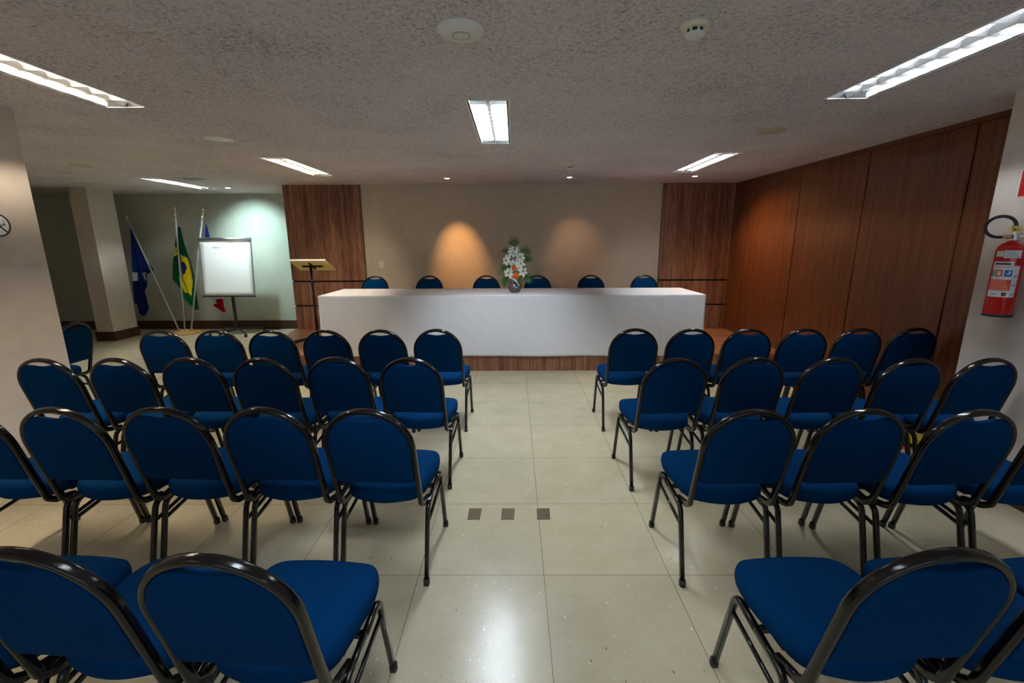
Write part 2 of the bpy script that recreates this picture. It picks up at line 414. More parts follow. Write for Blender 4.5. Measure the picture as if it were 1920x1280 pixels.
# ------------------------------------------------------------------ ceiling lights
def fixture(x0, x1, y0, y1, col, k, label):
    near = 'at the upper' in label or 'upper left edge' in label   # looked at steeply: its cells show
    cx, cy = (x0+x1)/2, (y0+y1)/2; hx, hy = (x1-x0)/2, (y1-y0)/2
    t = empty('ceiling_light', (cx, cy, CEIL), 0, label, 'ceiling light', 'recessed fluorescent ceiling lights')
    D = .15
    bm = bmesh.new()   # open trough
    T = .004
    box(bm, (-hx, -hy, D-T), (hx, hy, D)); box(bm, (-hx, -hy, 0), (-hx+T, hy, D)); box(bm, (hx-T, -hy, 0), (hx, hy, D))
    box(bm, (-hx, -hy, 0), (hx, -hy+T, D)); box(bm, (-hx, hy-T, 0), (hx, hy, D))
    link('housing', bm, M['housing'], t)
    bm = bmesh.new(); f = .014
    for a, b in (((-hx-f, -hy-f), (hx+f, -hy)), ((-hx-f, hy), (hx+f, hy+f)), ((-hx-f, -hy), (-hx, hy)), ((hx, -hy), (hx+f, hy))):
        box(bm, (a[0], a[1], -.004), (b[0], b[1], 0))
    link('frame', bm, M['white'], t)
    m = emit('tube_glow', col, TUBE_W*k)
    for s in (-1, 1):
        bm = bmesh.new(); rod(bm, (s*hx*.5, -hy+.006, .105), (s*hx*.5, hy-.006, .105), .014, 16)
        link('tube', bm, m, t, smooth=True)
    bm = bmesh.new()
    # longitudinal blades: V section (wide at the bottom is narrow at top)
    def blade(p0, p1, ax, wd, h):
        """blade between p0 and p1: thin lower edge, wide top"""
        prof = [(-.0015, .001), (.0015, .001), (wd, h), (-wd, h)]
        rr = []
        for p in (p0, p1):
            rr.append([bm.verts.new((p[0] + (o if ax == 'x' else 0), p[1] + (o if ax == 'y' else 0), z)) for o, z in prof])
        for i in range(4): bm.faces.new((rr[0][i], rr[0][(i+1) % 4], rr[1][(i+1) % 4], rr[1][i]))
        bm.faces.new(rr[0][::-1]); bm.faces.new(rr[1])
    for x, wd in ((0, .024), (-hx+.008, .004), (hx-.008, .004)): blade((x, -hy+T), (x, hy-T), 'x', wd, .026 if near else .034)
    nC = 10 if near else 13
    for i in range(1, nC):
        y = -hy + 2*hy*i/nC
        for s in (-1, 1):
            xa, xb = sorted((s*.002, s*(hx-.008)))
            blade((xa, y), (xb, y), 'y', .029 if near else .022, .023 if near else .030)
    link('louver', bm, M['louver'], t)
for f in FIXTURES: fixture(*f)

def spot(x, y, tgt, col, watts, size, label):
    t = empty('recessed_spotlight', (x, y, CEIL), 0, label, 'spotlight', 'recessed spotlights over the stage' if col != (0.62, 0.95, 0.98) else None)
    bm = bmesh.new(); lathe(bm, [(.034, -.001), (.048, -.004), (.05, 0.0), (.036, .0005)], 24, cap=False); link('trim_ring', bm, M['white'], t, smooth=True)
    bm = bmesh.new(); lathe(bm, [(.001, -.006), (.024, -.005), (.032, -.001), (.034, .001)], 24); link('lens', bm, emit('spot_lens', col, 6), t, smooth=True)
    l = bpy.data.lights.new('spot_beam', 'SPOT'); l.energy = watts; l.color = col; l.spot_size = math.radians(size); l.spot_blend = 1; l.shadow_soft_size = .03
    o = bpy.data.objects.new('spot_beam', l); C.objects.link(o); o.location = (x, y, CEIL-.02)
    o.rotation_euler = (Vector(tgt)-Vector(o.location)).to_track_quat('-Z', 'Y').to_euler()
for s in SPOTS: spot(*s)

def disc(name, x, y, r, h, m, label, cat, prof=None, extra=None):
    bm = bmesh.new(); lathe(bm, prof or [(r*.5, -h), (r*.9, -h*.8), (r, -h*.3), (r, 0)], 40)
    if extra is None:
        return tag(link(name, bm, m, smooth=False, loc=(x, y, CEIL)), label, cat)
    t = empty(name, (x, y, CEIL), 0, label, cat)
    link('body', bm, m, t, smooth=True); extra(t); return t
def ap_extra(t):
    bm = bmesh.new()
    lathe(bm, [(.034, -.0262), (.037, -.0262), (.037, -.024), (.034, -.024)], 40, cap=False)
    link('status_ring', bm, mat('ring_green', srgb(120, 150, 120), .5), t)
disc('access_point', -.212, 2.05, .098, .026, M['white'], 'round white wireless access point on the ceiling, top centre', 'access point',
     [(.045, -.025), (.08, -.022), (.094, -.012), (.098, -.003), (.096, 0)], ap_extra)
def smoke(x, y, label):
    t = empty('smoke_detector', (x, y, CEIL), 0, label, 'smoke detector', 'ceiling smoke detectors')
    bm = bmesh.new(); lathe(bm, [(.052, -.018), (.056, -.01), (.056, 0)], 32); link('base', bm, M['offwhite'], t, smooth=False)
    bm = bmesh.new(); lathe(bm, [(.034, -.032), (.034, -.018)], 32); link('sensing_chamber', bm, M['black_plastic'], t)
    bm = bmesh.new(); lathe(bm, [(.028, -.045), (.037, -.040), (.037, -.031)], 32)
    for i in range(8):
        a = i*PI/4; box(bm, (-.004, .033, -.033), (.004, .039, -.017), mtx=Matrix.Rotation(a, 4, 'Z'))
    link('cover', bm, M['white'], t)
smoke(.731, 2.03, 'white smoke detector on the ceiling, the near large one right of centre')
smoke(.63, 5.36, 'small white smoke detector on the ceiling above the flowers, near a spotlight')
def speaker(x, y, label, m):
    t = empty('ceiling_speaker', (x, y, CEIL), 0, label, 'ceiling speaker', 'round ceiling speakers')
    bm = bmesh.new(); lathe(bm, [(.088, -.006), (.104, -.004), (.106, 0)], 40); link('rim', bm, M['white'] if m == 0 else M['grille'], t, smooth=True)
    bm = bmesh.new(); lathe(bm, [(.02, -.010), (.084, -.0075), (.088, -.004)], 40); link('grille', bm, M['white'] if m == 0 else M['grille'], t, smooth=True)
speaker(-2.43, 3.96, 'round white ceiling speaker between the two left ceiling lights', 0)
speaker(2.02, 3.80, 'round beige ceiling speaker between the two right ceiling lights', 1)
speaker(-4.74, 5.19, 'round beige ceiling speaker far left on the ceiling', 1)
disc('ceiling_sensor', -5.47, 5.75, .055, .03, M['offwhite'], 'small round sensor on the far left ceiling, left of a speaker', 'ceiling sensor', [(.02, -.03), (.04, -.024), (.055, -.008), (.055, 0)])
def vent():
    t = empty('air_vent', (-4.27, 6.22, CEIL), 0, 'flat grey rectangular air vent on the ceiling above the flip chart', 'air vent')
    bm = bmesh.new()
    box(bm, (-.15, -.10, -.008), (.15, -.085, 0)); box(bm, (-.15, .085, -.008), (.15, .10, 0)); box(bm, (-.15, -.085, -.008), (-.135, .085, 0)); box(bm, (.135, -.085, -.008), (.15, .085, 0))
    link('frame', bm, M['alu'], t)
    for i in range(6):
        y = -.07+i*.028; bm = bmesh.new(); box(bm, (-.135, y-.009, -.006), (.135, y+.009, -.003)); link('slat', bm, M['alu'], t)
    bm = bmesh.new(); box(bm, (-.135, -.085, -.0025), (.135, .085, 0)); link('backing', bm, M['groove'], t)
vent()

# ------------------------------------------------------------------ chairs
def make_chair():
    t = empty('banquet_chair')
    LX = .195; PX = .1815
    h = .0105
    # side frame: front leg, rail, rear leg
    for s in (-1, 1):
        x = s*LX
        def rp(y, z): return (x, y, z)
        front = fillet([rp(.43, .012), rp(.345, .378), rp(.225, .362)], [.045])
        rear = fillet([rp(0, .012), rp(.085, .345), rp(.225, .362)], [.055])
        bm = bmesh.new(); sweep(bm, front, h, h*1.15, n=12, power=3.2); lf = link('leg', bm, M['black_metal'], t, smooth=True)
        bm = bmesh.new(); sweep(bm, rear, h, h*1.15, n=12, power=3.2); lr = link('leg', bm, M['black_metal'], t, smooth=True)
        for L, y in ((lf, .432), (lr, -.002)):
            bm = bmesh.new(); sweep(bm, [(x, y, 0), (x, y-.002*(1 if y > .2 else -1), .028)], .0135, .0145, n=12, power=3.2); link('foot_cap', bm, M['rubber'], L, smooth=True)
        bm = bmesh.new(); sweep(bm, [rp(.362, .305), rp(.068, .262)], .0065, .0085, n=10, power=3); link('stretcher', bm, M['black_metal'], t, smooth=True)
    # back frame: one bent tube
    U = Vector((0, -.12, .48)).normalized()
    base = Vector((0, .022, .408))
    def bp(x, d): return Vector((x, 0, 0)) + base + U*d
    top = .471          # distance from base to arch apex centre line
    R = PX
    path = []
    J = fillet([Vector((-PX-.004, .135, .358)), Vector((-PX, .055, .375)), bp(-PX, -.012), bp(-PX, .10)], [.03, .028])
    path += J
    n = 22
    for i in range(n+1):
        a = PI - PI*i/n
        path.append(bp(R*math.cos(a), top - R + R*math.sin(a)*1.0))
    path += [Vector((-p.x, p.y, p.z)) for p in J[::-1]]
    N = U.cross(Vector((1, 0, 0)))
    bm = bmesh.new()
    rings = []; nn = 12
    for i, p in enumerate(path):
        tt = (path[min(i+1, len(path)-1)] - path[max(i-1, 0)]).normalized()
        A = Vector((1, 0, 0)) - tt*tt.x
        if A.length < .35:
            A = tt.cross(N)
        A = tt.cross(N) if abs(tt.dot(N)) < .5 else Vector((1, 0, 0))*(-1 if p.x < 0 else 1)
        A = (A - tt*A.dot(tt)).normalized()
        if i and A.dot(prevA) < 0: A = -A
        prevA = A; B = tt.cross(A)
        ring = []
        for j in range(nn):
            a = 2*PI*(j+.5)/nn; c, s_ = math.cos(a), math.sin(a); e = 2/3.2
            ring.append(bm.verts.new(p + A*(.0105*math.copysign(abs(c)**e, c)) + B*(.0145*math.copysign(abs(s_)**e, s_))))
        rings.append(ring)
    for a, b in zip(rings, rings[1:]):
        for j in range(nn): bm.faces.new((a[j], a[(j+1) % nn], b[(j+1) % nn], b[j]))
    bm.faces.new(rings[0][::-1]); bm.faces.new(rings[-1])
    link('back_frame', bm, M['black_metal'], t, smooth=True)
    # back pad: outline in frame plane, swept inward with a bulge
    hw = PX - .010
    out = []
    d0 = .108
    ctr = top - R
    out.append((-hw, d0+.012)); 
    rr = R - .011
    def notch(x):  # handle opening at top centre
        u = abs(x)/.088
        return .031*(1-u*u)**1.5 if u < 1 else 0
    K = 34
    for i in range(K+1):
        a = PI - PI*i/K
        x, y = rr*math.cos(a), ctr + rr*math.sin(a)
        out.append((x*hw/rr, y - notch(x)))
    out.append((hw, d0+.012)); 
    for x in (hw-.012, hw*.5, 0, -hw*.5, -hw+.012): out.append((x, d0))
    cx, cy = 0, ctr - .06
    bm = bmesh.new()
    layers = [(-.016, .97), (-.0155, .985), (-.010, 1.0), (.004, 1.0), (.014, .975), (.021, .90), (.025, .70), (.0265, .4)]
    rears = [(-.019, .85), (-.021, .5)]
    seq = [(d, s) for d, s in reversed(rears)] + layers
    rings = []
    for d, s in seq:
        ring = []
        for (x, y) in out:
            p = bp(cx + (x-cx)*s, cy + (y-cy)*s) - N*0 + Vector((0, 1, 0))*d
            ring.append(bm.verts.new(p))
        rings.append(ring)
    m_ = len(out)
    for a, b in zip(rings, rings[1:]):
        for j in range(m_): bm.faces.new((a[j], a[(j+1) % m_], b[(j+1) % m_], b[j]))
    for ring, flip in ((rings[0], True), (rings[-1], False)):
        c = bm.verts.new(sum((v.co for v in ring), Vector())/m_)
        for j in range(m_):
            bm.faces.new((ring[j], ring[(j+1) % m_], c))
    link('backrest', bm, M['blue'], t, smooth=True)
    # seat cushion: rounded trapezoid
    def half(u):  # u 0 rear .. 1 front
        return .16 + (.2-.16)*min(1, u/.62)**.9
    ys0, ys1 = .045, .425
    o2 = []
    rear_c, front_c = .055, .13
    pts = [(0, .012), (.172, .066), (.205, .30), (.186, ys1-.012), (0, ys1+.004), (-.186, ys1-.012), (-.205, .30), (-.172, .066)]
    # smooth closed outline through rounded corners
    poly = [Vector((x, y, 0)) for x, y in pts]
    rad = [.14, .06, .14, .085, .5, .085, .14, .06]
    o2 = []
    for i in range(len(poly)):
        p, a, b = poly[i], poly[i-1], poly[(i+1) % len(poly)]
        u = (a-p); v = (b-p); d = min(rad[i], u.length*.49, v.length*.49)
        p0, p1 = p+u.normalized()*d, p+v.normalized()*d
        for k in range(7):
            tt = k/6; o2.append(p0*(1-tt)**2 + p*2*tt*(1-tt) + p1*tt*tt)
    cc = Vector((0, .24, 0))
    bm = bmesh.new(); rings = []
    def tilt(y): return (y-.24)*.045
    for z, s in [(.388, .90), (.390, .955), (.399, .985), (.415, 1.0), (.432, 1.0), (.447, .985), (.457, .95), (.463, .88), (.468, .65), (.470, .35)]:
        ring = []
        for p in o2:
            q = cc + (p-cc)*s
            ring.append(bm.verts.new((q.x, q.y, z + tilt(q.y) - (.012*max(0, (q.y-.34)/.09) if z > .45 else 0))))
        rings.append(ring)
    m_ = len(o2)
    for a, b in zip(rings, rings[1:]):
        for j in range(m_): bm.faces.new((a[j], a[(j+1) % m_], b[(j+1) % m_], b[j]))
    for ring in (rings[0], rings[-1]):
        c = bm.verts.new(sum((v.co for v in ring), Vector())/m_)
        for j in range(m_): bm.faces.new((ring[j], ring[(j+1) % m_], c))
    link('seat', bm, M['blue'], t, smooth=True)
    bm = bmesh.new(); box(bm, (-LX, .215, .356), (LX, .235, .370)); box(bm, (-LX, .30, .370), (LX, .318, .384)); box(bm, (-.12, .215, .365), (.12, .235, .388)); box(bm, (-.17, .14, .374), (.17, .38, .388))
    link('seat_pan', bm, M['black_plastic'], t)
    return t
proto = make_chair(); used = [False]
def place_chair(x, y, rz, label, group, z=0):
    if not used[0]: o = proto; used[0] = True
    else: o = copy_tree(proto)
    o.location = (x, y, z); o.rotation_euler = (0, 0, math.radians(rz)); tag(o, label, 'chair', group)
    return o
ORD = ['first', 'second', 'third', 'fourth', 'fifth', 'sixth', 'seventh']
rowname = ['row nearest the stage', 'second row from the stage', 'third row from the stage', 'row closest to the camera']
ROWS = [  # (x, y, twice the turn in degrees), counted from the aisle outwards
 ([(-.595, 3.455, -3), (-1.022, 3.44, -3.5), (-1.450, 3.435, -3), (-1.868, 3.43, 0), (-2.300, 3.45, 0), (-2.722, 3.44, .5)],
  [(.925, 3.45, 1), (1.360, 3.44, .5), (1.785, 3.425, -.5), (2.208, 3.42, 0), (2.632, 3.43, 1), (3.057, 3.44, 1)]),
 ([(-.605, 2.58, -6), (-1.038, 2.60, -5), (-1.468, 2.58, -4), (-1.900, 2.60, -3.5), (-2.322, 2.59, -4), (-2.752, 2.59, -4)],
  [(.925, 2.55, 5), (1.385, 2.57, 4), (1.830, 2.56, 4), (2.258, 2.53, 3.5), (2.685, 2.53, 3.5)]),
 ([(-.597, 1.765, -6), (-1.022, 1.785, -4.5), (-1.448, 1.795, -4.5), (-1.870, 1.79, -5), (-2.292, 1.80, -5)],
  [(.950, 1.75, 2.5), (1.392, 1.755, 4), (1.822, 1.74, 4), (2.250, 1.74, 4)]),
 ([(-.662, .915, -6.5), (-1.090, .935, -7.5), (-1.515, .94, -7.5)],
  [(.938, .93, 4), (1.368, .93, 4), (1.796, .93, 4)]),
]
for ri, row in enumerate(ROWS):
    for side, cs in zip(('left', 'right'), row):
        for i, (x, y, a) in enumerate(cs):
            place_chair(x, y, a*.5,
                f'blue padded chair with black frame, {ORD[i]} {side} of the aisle, {rowname[ri]}', 'audience chairs in rows')
place_chair(-3.84, 3.74, 93, 'lone blue chair standing apart at far left, between the left pillar and the flags', 'audience chairs in rows')
back = ['leftmost of the six behind the long white table', 'second from left of the six behind the white table', 'just left of the flower vase behind the white table',
        'just right of the flower vase behind the white table', 'second from right of the six behind the white table', 'rightmost of the six behind the long white table']
for x, l in zip([-1.943, -1.183, -.386, .328, 1.071, 1.812], back):
    o = place_chair(x, 6.22, 180, 'blue chair with rounded back, ' + l, 'speakers chairs behind the stage table', PZ)

# ------------------------------------------------------------------ stage table under its cloth
TZ = .922
TX0, TX1, TY0, TY1 = -2.295, 2.235, 5.215, 6.03
def table():
    t = empty('conference_table', ((TX0+TX1)/2, (TY0+TY1)/2, PZ), 0, 'long conference table on the stage, hidden under the white cloth', 'table')
    hx, hy = (TX1-TX0)/2-.03, (TY1-TY0)/2-.03; H = TZ-PZ-.008
    bm = bmesh.new(); box(bm, (-hx, -hy, H-.025), (hx, hy, H)); link('tabletop', bm, M['walnut_flat'], t)
    for x in (-hx+.12, -.75, .75, hx-.12):
        for y in (-hy+.06, -hy+.10+.25):
            bm = bmesh.new(); sweep(bm, [(x, y, 0), (x, y, H-.025)], .016, .016); link('leg', bm, M['black_metal'], t)
table()
def cloth():
    rng = random.Random(5)
    bm = bmesh.new(); r = .012
    nx, nz = 200, 30
    def wob(x, y, z, k):  # folds and creases, growing to the hem
        f = (TZ - z)/(TZ-.19)
        v = .016*noise.noise(Vector((x*1.6, 0, z*1.2)))*f + .010*noise.noise(Vector((x*4, 3, z*2)))*f
        v += .0035*noise.noise(Vector((x*9+z*7, 7, z*9)))
        # soft vertical ironing creases
        for cx, a in ((-1.02, .004), (.05, .003), (1.1, .004), (-.35, .002), (1.75, .003)):
            v += a*math.exp(-((x-cx)/.02)**2)
        v += .003*math.exp(-((z-.70)/.012)**2)*(1 if abs(x-.2) < .9 else 0)
        return v*k
    # outline path around the top: back-left, front-left, front-right, back-right
    path = []
    for i in range(41): path.append((TX0, TY1-(TY1-TY0)*i/40, (-1, 0)))
    for i in range(1, nx): path.append((TX0+(TX1-TX0)*i/nx, TY0, (0, -1)))
    for i in range(41): path.append((TX1, TY0+(TY1-TY0)*i/40, (1, 0)))
    for i in range(1, nx): path.append((TX1-(TX1-TX0)*i/nx, TY1, (0, 1)))
    N = len(path); cols = []
    for (x, y, nrm) in path:
        col = []
        back = nrm == (0, 1)
        side = nrm[0] != 0
        hem = .188 + .006*noise.noise(Vector((x*1.1, y, 2)))
        if back: hem = TZ - .22
        if side and y > 5.24: hem = PZ+.012
        if nrm == (0, -1): hem = .186 + .010*noise.noise(Vector((x*.9, 0, 2)))
        for k in range(nz+1):
            u = k/nz
            if k == 0: p = Vector((x - nrm[0]*r, y - nrm[1]*r, TZ))
            elif k == 1: p = Vector((x - nrm[0]*r*.3, y - nrm[1]*r*.3, TZ-r*.3))
            else:
                z = TZ - r - (TZ-r-hem)*(k-2)/(nz-2)
                d = wob(x if not side else y*1.3+9, 0, z, 1)
                if side: d = d*.8+.004*(TZ-z)
                p = Vector((x + nrm[0]*d, y + nrm[1]*d, z))
            col.append(bm.verts.new(p))
        cols.append(col)
    for i in range(N):
        a, b = cols[i], cols[(i+1) % N]
        for k in range(nz): bm.faces.new((a[k], a[k+1], b[k+1], b[k]))
    bm.faces.new([c[0] for c in cols])
    o = link('tablecloth', bm, M['cloth'], smooth=True)
    md = o.modifiers.new('solid', 'SOLIDIFY'); md.thickness = .002; md.offset = -1
    tag(o, 'long white tablecloth draped to the platform over the stage table', 'tablecloth')
cloth()

# ------------------------------------------------------------------ flowers
def flowers():
    rng = random.Random(11)
    t = empty('flower_arrangement', (0.008, 5.50, TZ), 0, 'vase of white lilies and orange roses with palm leaves on the stage table', 'flower arrangement')
    bm = bmesh.new(); lathe(bm, [(.045, .0), (.058, .004), (.078, .045), (.082, .075), (.072, .105), (.062, .12), (.058, .118), (.066, .10), (.074, .07)], 36)
    link('vase', bm, M['vase'], t, smooth=True)
    def petal_flower(name, c, axis, n, L, W, curl, m, inner=None, layers=1):
        ax = Vector(axis).normalized(); e1 = ax.orthogonal().normalized(); e2 = ax.cross(e1)
        bm = bmesh.new(); c = Vector(c)
        for ly in range(layers):
            for i in range(n):
                a = 2*PI*(i + .5*ly)/n + rng.uniform(-.12, .12); d = e1*math.cos(a)+e2*math.sin(a); s = ax.cross(d)
                l = L*(1-.28*ly)*rng.uniform(.9, 1.1); K = 7; prev = None
                for k in range(K+1):
                    u = k/K; w = W*math.sin(PI*min(1, u*.86+.12))**.8*(1 if u < .98 else .1)
                    out_ = l*(math.sin(u*1.25)*(.55+.45*(ly == 0))); up = l*(.55*u*(1+.5*ly) - curl*u**3)
                    pc = c + d*out_ + ax*up
                    row = [bm.verts.new(pc - s*w + ax*w*.35), bm.verts.new(pc), bm.verts.new(pc + s*w + ax*w*.35)]
                    if prev:
                        for j in (0, 1): bm.faces.new((prev[j], prev[j+1], row[j+1], row[j]))
                    prev = row
        o = link(name, bm, m, t, smooth=True)
        md = o.modifiers.new('solid', 'SOLIDIFY'); md.thickness = .0022
        if inner:
            bm = bmesh.new()
            for i in range(6):
                a = i*PI/3+.3; p = c + ax*L*.55 + (e1*math.cos(a)+e2*math.sin(a))*L*.16
                rod(bm, c, p, .0012, 5); bmesh.ops.create_icosphere(bm, subdivisions=1, radius=.004, matrix=Matrix.Translation(p))
            link('stamens', bm, M[inner], o)
        return o
    L_ = [((-.022, -.02, .475), (-.25, -.9, .35)), ((.055, -.03, .425), (.5, -.9, .1)), ((-.085, -.03, .385), (-.6, -.85, .15)), ((-.005, -.06, .335), (-.05, -1, .25)),
          ((.062, -.05, .345), (.4, -1, .3)), ((-.065, -.07, .24), (-.35, -1, .05)), ((.088, -.06, .255), (.45, -.9, .15)), ((.0, -.02, .50), (.05, -.7, .8))]
    for c, a in L_: petal_flower('lily', c, a, 6, .072, .017, .42, M['petal'], 'leaf2')
    for c, a, s in (((.012, -.09, .205), (0.1, -1, .25), .036), ((-.008, -.085, .295), (-.1, -1, .5), .032)):
        petal_flower('rose', c, a, 7, s, .019, -.1, M['orange'], layers=4)
    def fan(c, d, n, L, spread, m='leaf'):
        c = Vector(c); d = Vector(d).normalized(); s = d.cross(Vector((0, 1, 0))).normalized()
        bm = bmesh.new(); rod(bm, Vector((c.x*.3, 0, .08)), c, .0025, 6)
        for i in range(n):
            a = spread*(i/(n-1)-.5) if n > 1 else 0
            v = (d*math.cos(a) + s*math.sin(a)).normalized(); w_ = v.cross(Vector((0, 1, 0))).normalized()*.008
            l = L*(1.3-.3*abs(i/(n-1)-.5)*2) if n > 1 else L; p = [c, c+v*l*.5, c+v*l]
            dy = Vector((0, rng.uniform(-.02, .02), 0))
            a0 = bm.verts.new(p[0]); b1 = bm.verts.new(p[1]-w_); b2 = bm.verts.new(p[1]+w_); b3 = bm.verts.new(p[1]+Vector((0, -.004, 0))); e = bm.verts.new(p[2]+dy)
            bm.faces.new((a0, b1, b3)); bm.faces.new((a0, b3, b2)); bm.faces.new((b1, e, b3)); bm.faces.new((b3, e, b2))
        o = link('palm_leaf', bm, M[m], t); md = o.modifiers.new('solid', 'SOLIDIFY'); md.thickness = .001
    fan((-.01, 0, .55), (.0, 0, 1), 7, .115, 1.7); fan((-.105, 0, .47), (-.1, 0, 1), 5, .075, 1.7); fan((.125, 0, .46), (.25, 0, 1), 7, .10, 2.0)
    fan((.13, .0, .37), (.5, 0, .8), 7, .10, 1.7); fan((-.11, 0, .28), (-.5, 0, .6), 9, .07, 2.6, 'leaf'); fan((.12, -.03, .15), (.8, 0, .5), 11, .095, 2.4, 'leaf')
    fan((-.09, -.03, .13), (-.8, 0, .3), 11, .08, 2.6, 'leaf'); fan((.03, -.04, .1), (.2, -.3, .2), 9, .07, 3.0, 'leaf2'); fan((-.04, -.02, .3), (0, -.2, 1), 7, .07, 2.4, 'leaf2')
    fan((.09, -.03, .33), (.4, 0, 1), 5, .06, 1.2, 'leaf2')
    # leafy filler behind the blooms
    bm = bmesh.new()
    for i in range(110):
        z = rng.uniform(.11, .48); r = .085*(1-abs(z-.25)/.42); a = rng.uniform(0, 2*PI)
        c = Vector((r*math.cos(a), r*.8*math.sin(a)+.015, z)); v = Vector((math.cos(a), math.sin(a), rng.uniform(-.2, .9))).normalized()
        s = v.cross(Vector((rng.uniform(-1, 1), rng.uniform(-1, 1), 1))).normalized()*.009; l = rng.uniform(.03, .055)
        q = [bm.verts.new(c), bm.verts.new(c+v*l*.5-s), bm.verts.new(c+v*l), bm.verts.new(c+v*l*.5+s)]; bm.faces.new(q)
    o = link('foliage', bm, M['leaf'], t); o['kind'] = 'stuff'
    for s, zz in ((-1, .17), (1, .17)):
        bm = bmesh.new()
        pts = [(s*.03, -.02, .12), (s*.205, -.02, .145), (s*.185, -.02, .24), (s*.10, -.02, .18)] if s < 0 else [(s*.03, -.02, .12), (s*.16, -.02, .19), (s*.185, -.02, .25), (s*.19, -.02, .18)]
        sweep(bm, [Vector(p) for p in pts], .002, .002, n=6, power=2); link('twig', bm, M['twig'], t)
    bm = bmesh.new(); rod(bm, (.05, 0, .35), (.225, -.01, .385), .0018, 6); rod(bm, (-.05, 0, .33), (-.125, -.01, .40), .0018, 6); link('twig', bm, M['twig'], t)
    # ribbon loops
    bm = bmesh.new()
    def strip(pts, w):
        prev = None
        for i, p in enumerate(pts):
            p = Vector(p); q = [bm.verts.new(p+Vector((0, -.0, w))), bm.verts.new(p-Vector((0, .0, w)))]
            if prev: bm.faces.new((prev[0], prev[1], q[1], q[0]))
            prev = q
    strip([(-.055+.11*u, -.10-.02*math.sin(PI*u), .185-.09*u+.02*math.sin(PI*u)) for u in [i/10 for i in range(11)]], .011)
    strip([(-.03+.02*u, -.10-.01*math.sin(PI*u), .14-.07*u) for u in [i/8 for i in range(9)]], .008)
    strip([(.05-.07*u, -.10, .10-.03*math.sin(PI*u)) for u in [i/8 for i in range(9)]], .006)
    o = link('ribbon', bm, M['ribbon'], t, smooth=True); md = o.modifiers.new('solid', 'SOLIDIFY'); md.thickness = .001
flowers()

# ------------------------------------------------------------------ lectern stand
def lectern():
    t = empty('lectern', (-2.66, 5.93, PZ), 0, 'slim lectern with tilted cream top on a black post, left of the table', 'lectern')
    # tilted board: high edge towards the audience
    hy, lo, hi = .15, .965, 1.105
    a = math.atan2(hi-lo, 2*hy); L = math.hypot(hi-lo, 2*hy)
    bm = bmesh.new(); box(bm, (-.235, -L/2, 0), (.235, L/2, .018))
    o = link('top_board', bm, M['cream'], t, bevel=.004); o.location = (.03, -.02, (lo+hi)/2); o.rotation_euler = (-a, 0, 0)
    bm = bmesh.new(); box(bm, (-.235, -L/2-.003, .0), (.235, -L/2, .02)); e = link('edge_band', bm, M['white'], o)
    bm = bmesh.new(); box(bm, (-.135, -.012, -.016), (.135, .012, 0)); box(bm, (-.014, -.09, -.014), (.014, .09, 0)); b2 = link('bracket', bm, M['black_metal'], o)
    bm = bmesh.new(); sweep(bm, [(0, 0, .045), (0, -.01, 1.025)], .017, .017, n=16, power=2.2); link('post', bm, M['black_metal'], t, smooth=True)
    for ang in (175, 205, 330, 20):
        r = math.radians(ang); d = Vector((math.cos(r), math.sin(r), 0))
        bm = bmesh.new(); sweep(bm, fillet([Vector((0, 0, .065)), d*.12+Vector((0, 0, .075)), d*.34+Vector((0, 0, .015))], [.08]), .014, .011, ref=(0, 0, 1), n=10, power=3)
        link('leg', bm, M['black_metal'], t, smooth=True)
lectern()

